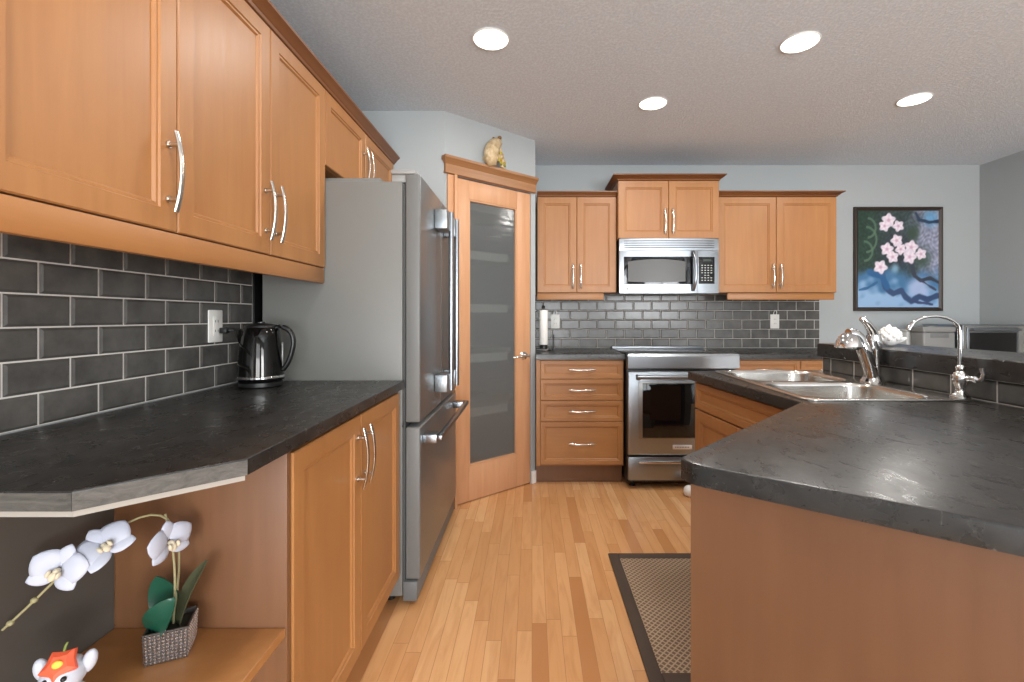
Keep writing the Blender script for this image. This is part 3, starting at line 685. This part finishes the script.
# ------------------------------------------------------------------ picture
pt = thing('framed_picture', 'dark framed painting of white orchids over blue twisted roots', 'picture', (2.725, YB, 1.228))
PW, PH = 0.747, 0.880
bar = 0.032
fm = wood('dark_walnut_frame', srgb(62, 48, 38), srgb(36, 28, 24))
def fring(i, d): return [(i, -d, i), (PW-i, -d, i), (PW-i, -d, PH-i), (i, -d, PH-i)]
M().rings([fring(0, 0.001), fring(0, 0.022), fring(0.006, 0.028), fring(0.013, 0.030), fring(0.019, 0.024), fring(0.027, 0.020), fring(bar, 0.016), fring(bar, 0.001)], cap0=False, cap1=False).build('frame', fm, pt, ang=25)
def paint(u_, v_):
    def mix(a, b, t): t = max(0, min(1, t)); return [x+(y-x)*t for x, y in zip(a, b)]
    def ss(a, b, x): t = max(0, min(1, (x-a)/(b-a))); return t*t*(3-2*t)
    n1 = math.sin(u_*11+3*math.sin(v_*7))*math.sin(v_*13+2*math.sin(u_*9)); n2 = math.sin(u_*31+v_*17)*math.sin(v_*41-u_*13)
    c = mix([52, 66, 66], [146, 150, 172], ss(0.45, 0.95, u_+0.10*n1-0.2*abs(v_-0.25)))
    c = mix(c, [34, 58, 46], ss(0.42, 0.05, u_)*ss(0.75, 0.5, v_)*0.85+0.15*n1*ss(0.5, 0, u_))
    c = mix(c, [40, 46, 56], ss(0.30, 0.06, math.hypot((u_-0.5)*0.9, (v_-0.42)*1.1))*0.8)
    n3 = math.sin(u_*47+5*math.sin(v_*23))*math.sin(v_*53+4*math.sin(u_*31)); n4 = math.sin(u_*83+v_*31)*math.sin(v_*97-u_*41)
    c = [z*(1+0.16*n3+0.08*n4) for z in c]
    c = mix(c, [56, 74, 62], ss(0.12, 0.03, math.hypot(u_-0.68, v_-0.24))*0.9)
    c = mix(c, [48, 70, 56], ss(0.16, 0.03, math.hypot(u_-0.80, (v_-0.5)*1.2))*0.8)
    c = mix(c, [70, 120, 165], ss(0.56, 0.72, v_+0.05*n1)*0.9)
    c = mix(c, [158, 188, 222], ss(0.72, 0.92, v_+0.08*n1-0.05*n2)*0.85)
    c = mix(c, [170, 184, 218], ss(0.20, 0.05, math.hypot(u_-0.75, (v_-0.80)*1.3))*0.9)
    c = mix(c, [96, 160, 205], ss(0.14, 0.02, math.hypot(u_-0.9, v_-0.08))*0.8)
    c = mix(c, [140, 180, 205], ss(0.08, 0.01, math.hypot(u_-0.46, v_-0.60))*0.8)
    def seg(px, w_, col):
        nonlocal c
        best = 9
        for (ax, ay), (bx, by) in zip(px, px[1:]):
            dx, dy = bx-ax, by-ay; t = max(0, min(1, ((u_-ax)*dx+(v_-ay)*dy)/(dx*dx+dy*dy+1e-9)))
            best = min(best, math.hypot(u_-ax-t*dx, (v_-ay-t*dy)*1.18))
        c = mix(c, col, ss(w_, w_*0.55, best+0.006*n2))
    seg([(0.30, 0.66), (0.34, 0.80), (0.44, 0.86), (0.54, 0.83), (0.60, 0.90), (0.66, 0.94), (0.76, 0.89), (0.86, 0.92), (0.98, 0.88)], 0.045, [52, 74, 112])
    seg([(0.15, 0.64), (0.30, 0.68), (0.36, 0.79)], 0.05, [44, 92, 140])
    seg([(0.02, 0.82), (0.12, 0.80), (0.24, 0.74)], 0.02, [48, 96, 140])
    seg([(0.66, 0.93), (0.78, 0.955), (0.92, 0.97)], 0.02, [60, 72, 110])
    seg([(0.66, 0.55), (0.70, 0.68), (0.78, 0.72), (0.90, 0.70), (0.99, 0.74)], 0.028, [54, 60, 74])
    seg([(0.78, 0.72), (0.88, 0.78), (0.96, 0.82)], 0.016, [60, 66, 90])
    seg([(0.72, 0.03), (0.76, 0.10), (0.88, 0.12), (0.99, 0.11)], 0.025, [40, 58, 84])
    for gx_, gy_, r0 in ((0.12, 0.18, 0.10), (0.10, 0.30, 0.13), (0.08, 0.42, 0.10)):
        q = math.hypot(u_-gx_, v_-gy_); c = mix(c, [92, 120, 96], 0.8*ss(0.018, 0.006, abs(q-r0)) if u_ > gx_ else 0)
    for fx_, fy_, rr_ in ((0.38, 0.10, 0.085), (0.33, 0.16, 0.07), (0.50, 0.16, 0.07), (0.48, 0.31, 0.075), (0.36, 0.40, 0.08), (0.43, 0.48, 0.075), (0.53, 0.40, 0.07), (0.66, 0.38, 0.085), (0.64, 0.48, 0.085), (0.78, 0.45, 0.07), (0.28, 0.585, 0.085)):
        dx, dy = u_-fx_, (v_-fy_)*1.18; q = math.hypot(dx, dy); th = math.atan2(dy, dx)
        rr_ *= 1.1; edge = rr_*(0.90+0.14*math.cos(5*th+fx_*20))
        if q < edge:
            c = mix(c, [236, 222, 232], ss(edge, edge*0.8, q)); c = mix(c, [196, 150, 176], ss(rr_*0.34, rr_*0.1, q)*0.8)
            c = mix(c, [176, 166, 190], ss(0.85, 0.3, abs(math.sin(2.5*th+fx_*10)))*0.25)
    return c
nx, nz = 110, 132
t = bmesh.new(); iw, ih = PW-2*bar+0.002, PH-2*bar+0.002
V = [[t.verts.new((bar-0.001+iw*i/nx, -0.014, bar-0.001+ih*j/nz)) for i in range(nx+1)] for j in range(nz+1)]
for j in range(nz):
    for i in range(nx): t.faces.new((V[j][i], V[j][i+1], V[j+1][i+1], V[j+1][i]))
me = bpy.data.meshes.new('canvas'); t.to_mesh(me); t.free()
ca = me.color_attributes.new('paint', 'FLOAT_COLOR', 'POINT')
for idx, v in enumerate(me.vertices):
    q = paint((v.co.x-bar)/iw, 1-(v.co.z-bar)/ih); ca.data[idx].color = srgb(*[max(0, min(255, z*1.0)) for z in q])
cm = mat('painted_canvas', (0.5, 0.5, 0.5, 1), 0.45); _n = N(cm); at_ = _n.n('ShaderNodeAttribute', attribute_name='paint'); _n.col(at_.outputs['Color'])
me.materials.append(cm); o = bpy.data.objects.new('canvas', me); C.objects.link(o); o.parent = pt
M().box(bar-0.001, PW-bar+0.001, -0.0135, -0.001, bar-0.001, PH-bar+0.001).build('backing_board', dark_plastic, pt)

# ------------------------------------------------------------------ recessed ceiling lights
glow = mat('lamp_lens', (1, 1, 1, 1), 0.4); _n = N(glow)
_n.p.inputs['Emission Color'].default_value = (1, 0.97, 0.92, 1); _n.p.inputs['Emission Strength'].default_value = 6
L0 = None
for lab, x, y in (('round recessed ceiling light nearest the left wall cabinets', -0.19, 2.13), ('round recessed ceiling light above the peninsula counter', 1.255, 2.155),
                  ('round recessed ceiling light just in front of the range', 0.728, 2.77), ('round recessed ceiling light furthest right, near the picture', 2.26, 2.72),
                  ('recessed ceiling light over the near end of the left counter, out of frame', -0.24, 0.75), ('assumed recessed ceiling light over the near end of the peninsula, unseen out of frame', 1.25, 0.75)):  # the peninsula one is unseen, added for its light at a guessed spot
    if L0 is None:
        q = L0 = thing('ceiling_light', lab, 'light', (x, y, ZC), 0, 'recessed ceiling lights')
        M().lathe([(0.0782, -0.0005), (0.086, -0.0005), (0.087, -0.003), (0.084, -0.006), (0.0795, -0.006)], (0, 0, 0), 40, cap=False).build('trim_ring', white_paint, q)
        M().lathe([(0, -0.001), (0.0785, -0.001), (0.0785, -0.004), (0.04, -0.006), (0, -0.0065)], (0, 0, 0), 40).build('lens', glow, q)
    else: q = dup(L0, (x, y, ZC), lab)
    area('downlight', (x, y, ZC-0.012), (0, 0, 0), 0.15, 0.15, 10, (1.0, 0.96, 0.90), 'DISK')

# ------------------------------------------------------------------ floor mat
rg = thing('kitchen_mat', 'woven beige floor mat with dark brown border beside the peninsula', 'mat', (0, 0, FZ))
weave = mat('woven_beige', srgb(150, 126, 100), 0.9); _n = N(weave)
_v = _n.n('ShaderNodeMapping', {'Vector': _n.n('ShaderNodeTexCoord').outputs['Object'], 'Rotation': (0, 0, math.radians(45)), 'Scale': (1, 1, 1)}).outputs[0]
_w1 = _n.n('ShaderNodeTexWave', {'Vector': _v, 'Scale': 18.0, 'Distortion': 0.0}, bands_direction='X').outputs[1]
_w2 = _n.n('ShaderNodeTexWave', {'Vector': _v, 'Scale': 18.0, 'Distortion': 0.0}, bands_direction='Y').outputs[1]
_m = _n.math('MAXIMUM', _w1, _w2); _n.col(_n.ramp(_m, [(0.66, srgb(112, 92, 74)), (0.95, srgb(176, 154, 128))])); _n.bump(_m, 0.4, 0.003)
brown = mat('brown_binding', srgb(74, 60, 50), 0.8)
RX0, RX1, RY0, RY1 = 0.386, 0.85, 1.50, 2.335
M().box(RX0+0.05, RX1-0.05, RY0+0.05, RY1-0.05, 0.0005, 0.008, 0.001).build('woven_field', weave, rg)
bd = M().box(RX0, RX0+0.05, RY0, RY1, 0.0005, 0.0095, 0.003).box(RX1-0.05, RX1, RY0, RY1, 0.0005, 0.0095, 0.003)
bd.box(RX0+0.05, RX1-0.05, RY0, RY0+0.05, 0.0005, 0.0095, 0.003).box(RX0+0.05, RX1-0.05, RY1-0.05, RY1, 0.0005, 0.0095, 0.003); bd.build('border', brown, rg)
o = M().lathe([(0, 0), (0.018, 0.001), (0.032, 0.010), (0.038, 0.028), (0.037, 0.045), (0.028, 0.062), (0.012, 0.071), (0, 0.072)], (0, 0, 0), 24).build('ball', white_plastic)
o.location = (1.06, 3.10, FZ); tag(o, 'small white ball on the floor at the foot of the range', 'ball')

# ------------------------------------------------------------------ things on the bar and beyond
wc = mat('white_glazed_ceramic', srgb(232, 230, 226), 0.25)
sx = sh_ = thing('ceramic_shell', 'white knobbly ceramic shell ornament on the raised bar', 'ornament', (1.555, 2.0, 1.051), 0.2)
sh_.scale = (0.85, 0.85, 0.95)
b_ = M().ball((0, 0, 0.042), (0.052, 0.045, 0.042), 24)
for i in range(5):
    for j in range(8):
        a = 2*PI*j/8+0.4*i; e_ = -0.2+0.32*i
        if e_ > 1.3: continue
        b_.ball((0.05*math.cos(e_)*math.cos(a), 0.043*math.cos(e_)*math.sin(a), 0.042+0.040*math.sin(e_)), 0.010, 8)
b_.tube([(-0.005, 0, 0.075), (-0.004, 0, 0.09), (0, 0, 0.099)], [0.02, 0.012, 0.003], 12)
b_.build('shell_body', wc, sx, ang=80)
M().tube([(0.045, 0, 0.022), (0.07, 0, 0.026), (0.09, 0, 0.032), (0.102, 0, 0.034)], [0.014, 0.010, 0.009, 0.006], 12).build('spike', wc, sx)
# sideboard on the far wall
SBZ = 0.86
sb = thing('sideboard', 'pale grey sideboard on the far wall beyond the bar', 'sideboard', (2.62, YB-0.038, 0))
gp = mat('pale_grey_lacquer', srgb(176, 176, 172), 0.45)
M().box(0, 1.14, -0.60, -0.0, SBZ-0.03, SBZ, 0.004).build('top', gp, sb)
M().box(0.02, 1.12, -0.56, -0.01, 0.12, SBZ-0.0305).build('body', gp, sb)
for i in range(2):
    d_ = door_mesh(0.025+0.545*i, 0.565+0.545*i, 0.125, SBZ-0.035, -0.582).build('door', gp, sb, ang=25)
    handle(d_, 0.54+0.07*i, 0.55, -0.582, ln=0.14)
for x in (0.05, 1.09):
    for y in (-0.52, -0.05): M().cyl((x, y, FZ), (x, y, 0.12), 0.016, 14, 0.024).build('leg', gp, sb)
tv = thing('toaster_oven', 'stainless toaster oven with glass door on the far sideboard', 'toaster oven', (3.125, 3.325, SBZ))
M().box(0, 0.52, 0.012, 0.37, 0.016, 0.262, 0.008).build('body', stainless, tv)
M().box(0.006, 0.514, 0.003, 0.014, 0.022, 0.252, 0.003).build('face_plate', grey_paint, tv)
do = M().box(0.012, 0.385, -0.008, 0.0025, 0.030, 0.246, 0.003).build('door', stainless, tv)
M().box(0.030, 0.368, -0.0105, -0.0085, 0.048, 0.205, 0.001).build('glass', black_gloss, do)
hh = M().tube([(0.03, -0.034, 0.226), (0.37, -0.034, 0.226)], 0.009, 12)
for x in (0.05, 0.35): hh.cyl((x, -0.034, 0.226), (x, -0.008, 0.226), 0.006, 10)
hh.build('handle', stainless, do)
for z in (0.06, 0.13, 0.20):
    M().lathe([(0, 0), (0.020, 0), (0.020, 0.004), (0.015, 0.018), (0, 0.020)], (0, 0, 0), 20, mx=Matrix.Translation((0.45, 0.0025, z)) @ Matrix.Rotation(PI/2, 4, 'X')).build('knob', chrome, tv)
for x in (0.05, 0.47):
    for y in (0.05, 0.33): M().cyl((x, y, 0.0005), (x, y, 0.0165), 0.012, 12).build('foot', dark_plastic, tv)
gb = mat('grey_bin_plastic', srgb(124, 125, 124), 0.5)
bb = thing('bread_box', 'grey lidded bread box left of the toaster oven', 'box', (2.86, 3.36, SBZ))
M().box(0, 0.235, 0, 0.12, 0.0005, 0.205, 0.012, 3).build('body', gb, bb)
M().box(-0.003, 0.238, -0.003, 0.123, 0.2055, 0.245, 0.010, 3).box(0.05, 0.10, 0.02, 0.06, 0.244, 0.252, 0.003).build('lid', gb, bb)
M().box(0.05, 0.185, -0.002, 0.001, 0.165, 0.20, 0.001).build('recessed_grip', mat('grey_recess', srgb(104, 106, 106), 0.6), bb)
o = M().box(0, 0.12, 0, 0.16, 0.0005, 0.205, 0.006).box(-0.002, 0.122, -0.002, 0.162, 0.2055, 0.22, 0.004).build('storage_box', mat('pale_card', srgb(180, 182, 180), 0.7))
o.location = (2.845, 3.495, SBZ); tag(o, 'small pale grey box peeking out behind the left side of the bread box', 'box')

# ------------------------------------------------------------------ frog ornament above the pantry door
fz = thing('frog_figurine', 'beige frog figurine with yellow-green flowers on the pantry door header', 'figurine', (A.x+u.x*0.37+nrm.x*0.024, A.y+u.y*0.37+nrm.y*0.024, 2.1805), ANG+0.5)
fz.scale = (1.2, 1.1, 1.05)
beige = mat('beige_resin', srgb(206, 184, 146), 0.6); _n = N(beige); _c = _n.noise(_n.obj((1, 1, 1), False), 40, 4, 0.6); _n.col(_n.ramp(_c, [(0.35, srgb(176, 148, 108)), (0.65, srgb(216, 196, 160))])); _n.bump(_c, 0.4, 0.004)
body = M().tube([(-0.040, 0, 0.0), (-0.050, 0, 0.035), (-0.048, 0, 0.075), (-0.030, 0, 0.115), (0.0, 0, 0.15), (0.030, 0, 0.172), (0.056, 0, 0.180), (0.066, 0, 0.181)], [0.030, 0.040, 0.045, 0.044, 0.038, 0.033, 0.020, 0.006], 18)
body.build('body', beige, fz, ang=80)
for q in (-1, 1):
    e_ = M().ball((0.020, q*0.022, 0.198), 0.013, 14).build('eye', mat('frog_eye', srgb(120, 84, 44), 0.3), fz)
    M().tube([(-0.045, q*0.036, 0.045), (-0.01, q*0.046, 0.065), (0.020, q*0.040, 0.030), (0.0, q*0.042, 0.008), (0.045, q*0.044, 0.006)], [0.022, 0.020, 0.014, 0.010, 0.006], 12).build('hind_leg', beige, fz, ang=80)
    M().tube([(0.005, q*0.026, 0.125), (0.034, q*0.030, 0.085), (0.036, q*0.026, 0.04), (0.044, q*0.026, 0.006), (0.06, q*0.028, 0.004)], [0.014, 0.011, 0.009, 0.008, 0.005], 12).build('foreleg', beige, fz, ang=80)
fl = mat('yellow_green_glaze', srgb(176, 164, 44), 0.4); gl = mat('leaf_green_glaze', srgb(112, 124, 52), 0.5)
for (x, y, z) in ((0.02, -0.052, 0.035), (-0.035, -0.055, 0.028), (-0.02, -0.052, 0.07)):
    m_ = M()
    for i in range(5):
        a = 2*PI*i/5; m_.ball((x+0.012*math.cos(a), y, z+0.012*math.sin(a)), (0.009, 0.004, 0.009), 10)
    ff = m_.build('flower', fl, fz, ang=80); M().ball((x, y-0.004, z), 0.005, 10).build('flower_centre', mat('flower_orange', srgb(190, 110, 40), 0.5), ff)
    M().ball((x+0.018, y+0.004, z-0.015), (0.014, 0.003, 0.007), 10).build('leaf', gl, fz)

# ------------------------------------------------------------------ orchid on the corner shelf
SZ = 0.4825
oc = thing('potted_orchid', 'white artificial orchid in a small silver studded square pot', 'plant', (-0.751, 0.958, SZ), 0)
PR = Matrix.Rotation(0.41, 4, 'Z') @ Matrix.Scale(0.815, 4)
pm = M().rings([[(q[0]*s_, q[1]*s_, z) for q in ((-0.046, -0.046), (0.046, -0.046), (0.046, 0.046), (-0.046, 0.046))] for s_, z in ((0.94, 0.0005), (1.0, 0.078), (0.93, 0.078), (0.90, 0.062))], mx=PR)
pm.build('pot', mat('pot_pewter', srgb(96, 90, 86), 0.35, 0.7), oc, ang=20)
st = M()
for side in range(4):
    R_ = PR @ Matrix.Rotation(side*PI/2, 4, 'Z')
    for i in range(10):
        for j in range(9):
            zz = 0.006+j*0.0082; s_ = 0.94+0.06*zz/0.078
            p_ = R_ @ Vector(((-0.041+i*0.0091)*s_, -0.046*s_, zz)); t = bmesh.new(); bmesh.ops.create_icosphere(t, subdivisions=1, radius=0.0032); bmesh.ops.translate(t, vec=p_, verts=t.verts); absorb(st.bm, t)
o = st.build('studs', mat('silver_studs', srgb(200, 196, 196), 0.25, 1.0), oc); o['kind'] = 'stuff'
M().box(-0.039, 0.039, -0.039, 0.039, 0.052, 0.066, 0.003, mx=PR).build('moss', mat('dark_moss', srgb(44, 42, 30), 0.9), oc)
def leaf_mesh(base, tip, up, width, sag):
    base, tip, up = Vector(base), Vector(tip), Vector(up).normalized(); ax = tip-base; side = ax.cross(up).normalized(); n_ = side.cross(ax).normalized(); rs = []
    for i in range(13):
        t = i/12; wd = width*(math.sin(PI*min(1, t*0.94+0.06))**0.65)*(1-0.12*t)+0.0015; c_ = base+ax*t+n_*sag*math.sin(PI*t)
        top = []; bot = []
        for k_ in range(7):
            q = -1+k_/3; lift = abs(q)**1.5*0.22*wd
            top.append(c_+side*q*wd+n_*(lift+0.0012)); bot.append(c_+side*q*wd+n_*(lift-0.0012))
        rs.append(top+bot[::-1])
    return M().rings(rs)
grn = mat('orchid_leaf_green', srgb(26, 76, 58), 0.35); olive = mat('orchid_leaf_olive', srgb(70, 72, 50), 0.5)
leaf_mesh((-0.010, 0.008, 0.050), (-0.034, 0.004, 0.152), (0.2, -1, 0.2), 0.029, -0.010).build('leaf', grn, oc, ang=80)
leaf_mesh((-0.022, -0.020, 0.052), (0.030, -0.030, 0.128), (0.1, -1, 0.25), 0.027, 0.012).build('leaf', grn, oc, ang=80)
leaf_mesh((0.012, 0.004, 0.048), (0.066, 0.012, 0.182), (-0.6, -0.9, 0.3), 0.019, 0.010).build('leaf', olive, oc, ang=80)['label'] = 'narrow olive-backed leaf'
stemm = mat('orchid_stem', srgb(150, 142, 104), 0.6)
M().tube(bez((0.0, 0.005, 0.05), (0.006, 0.004, 0.13), (0.012, 0.0, 0.20), (-0.010, -0.004, 0.286), 14), [0.0022]*15, 8).build('stem', stemm, oc)
st2 = bez((-0.006, 0.010, 0.05), (0.02, 0.05, 0.34), (-0.02, -0.05, 0.33), (-0.097, -0.118, 0.238), 14)+bez((-0.100, -0.120, 0.233), (-0.125, -0.135, 0.20), (-0.145, -0.15, 0.175), (-0.170, -0.158, 0.150), 5)
M().tube(st2, [0.0022]*len(st2), 8).build('stem', stemm, oc)
petal = mat('orchid_white_petal', srgb(186, 190, 204), 0.55, Subsurface_Weight=0.0); lipm = mat('orchid_lip', srgb(206, 194, 168), 0.5)
def petal_mesh(m_, ang_, ln, wd, cup, mx):
    rs = []; n_ = 9
    for i in range(n_+1):
        t = i/n_; w_ = wd*math.sin(PI*min(1, 0.10+0.9*t)**0.85)**0.7+0.0008; r_ = 0.004+ln*t; z_ = cup*math.sin(PI*t*0.9)+0.003*t
        top, bot = [], []
        for k_ in range(7):
            q = -1+k_/3; zz = z_-abs(q)**2*0.18*w_
            p1 = Vector((r_, q*w_, zz+0.0007)); p2 = Vector((r_, q*w_, zz-0.0007)); R_ = Matrix.Rotation(ang_, 4, 'Z'); top.append(R_ @ p1); bot.append(R_ @ p2)
        rs.append(top+bot[::-1])
    m_.rings(rs, mx=mx)
def orchid_flower(par, loc, direction, s_, roll=0.0):
    q = Vector(direction).normalized().to_track_quat('Z', 'Y').to_matrix().to_4x4()
    mx = Matrix.Translation(loc) @ q @ Matrix.Rotation(roll, 4, 'Z') @ Matrix.Scale(s_, 4)
    m_ = M()
    for a in (90, 215, 325): petal_mesh(m_, math.radians(a), 0.034, 0.013, 0.004, mx @ Matrix.Translation((0, 0, -0.002)))
    for a in (20, 160): petal_mesh(m_, math.radians(a), 0.036, 0.022, 0.005, mx @ Matrix.Translation((0, 0, 0.001)))
    f_ = m_.build('flower', petal, par, ang=80)
    l_ = M(); l_.ball((0, 0, 0), (0.006, 0.006, 0.009), 12, mx=Matrix.Identity(4))
    l_.ball((0.0, -0.010, 0.006), (0.007, 0.010, 0.005), 12); l_.ball((0.009, -0.006, 0.008), (0.004, 0.008, 0.005), 10); l_.ball((-0.009, -0.006, 0.008), (0.004, 0.008, 0.005), 10)
    bmesh.ops.transform(l_.bm, matrix=mx @ Matrix.Translation((0, 0, 0.005)) @ Matrix.Scale(0.75, 4), verts=l_.bm.verts); l_.build('lip', lipm, f_, ang=80)
orchid_flower(oc, (0.006, -0.014, 0.232), (0.975, -0.24, 0.05), 1.2, 0.1)
orchid_flower(oc, (-0.052, -0.092, 0.262), (0.30, -0.70, 0.65), 1.2, 0.75)
orchid_flower(oc, (-0.099, -0.132, 0.240), (0.35, -0.9, 0.25), 1.15, -0.35)
for p_ in ((-0.132, -0.142, 0.192), (-0.160, -0.155, 0.160)): M().ball(p_, (0.006, 0.005, 0.005), 10).build('bud', stemm, oc)

# ------------------------------------------------------------------ small white dog ornament with an orange flower
dg = thing('animal_figurine', 'small white animal figurine with an orange flower on its head, beside the orchid', 'figurine', (-0.785, 0.775, SZ), 0.35)
dg.scale = (0.76, 0.76, 0.74)
wf_ = mat('white_porcelain', srgb(190, 193, 203), 0.35)
bdy = M().tube([(0, 0.012, 0.0005), (0, 0.012, 0.03), (0, 0.006, 0.065), (0, 0, 0.09), (0, -0.004, 0.115)], [0.040, 0.046, 0.038, 0.026, 0.030], 20)
bdy.ball((0, -0.008, 0.132), (0.040, 0.040, 0.036), 22); bdy.ball((0, -0.045, 0.122), (0.020, 0.022, 0.016), 16)
for q in (-1, 1): bdy.tube([(q*0.022, -0.02, 0.07), (q*0.024, -0.035, 0.035), (q*0.024, -0.042, 0.006)], [0.014, 0.012, 0.013], 12)
bdy.build('body', wf_, dg, ang=80)
for q in (-1, 1):
    M().ball((q*0.041, 0.000, 0.146), (0.014, 0.012, 0.026), 18, mx=Matrix.Rotation(q*0.25, 4, 'Y')).build('ear', wf_, dg, ang=80)
    M().ball((q*0.016, -0.043, 0.142), 0.0055, 12).build('eye', dark_plastic, dg)
M().ball((0, -0.066, 0.127), (0.007, 0.005, 0.005), 12).build('nose', dark_plastic, dg)
stt = M(); rs = []
for rr_, zz in ((1.0, 0.0), (0.92, 0.008), (0.55, 0.015)):
    rs.append([((0.036 if i % 2 == 0 else 0.026)*rr_*math.cos(2*PI*i/10-PI/2), (0.036 if i % 2 == 0 else 0.026)*rr_*math.sin(2*PI*i/10-PI/2), zz) for i in range(10)])
stt.rings(rs, mx=Matrix.Translation((0, -0.020, 0.160)) @ Matrix.Rotation(math.radians(50), 4, 'X'))
om = mat('orange_red_glaze', srgb(226, 92, 58), 0.45)
ff = stt.build('star_flower', om, dg, ang=30)
M().ball((0, -0.031, 0.168), (0.010, 0.006, 0.010), 12).build('flower_centre', mat('yellow_glaze', srgb(240, 196, 70), 0.5), ff)
M().tube([(0, -0.008, 0.18), (0, -0.002, 0.19), (0.003, 0.0, 0.198)], [0.003, 0.0025, 0.002], 8).build('flower_stalk', gl, ff)
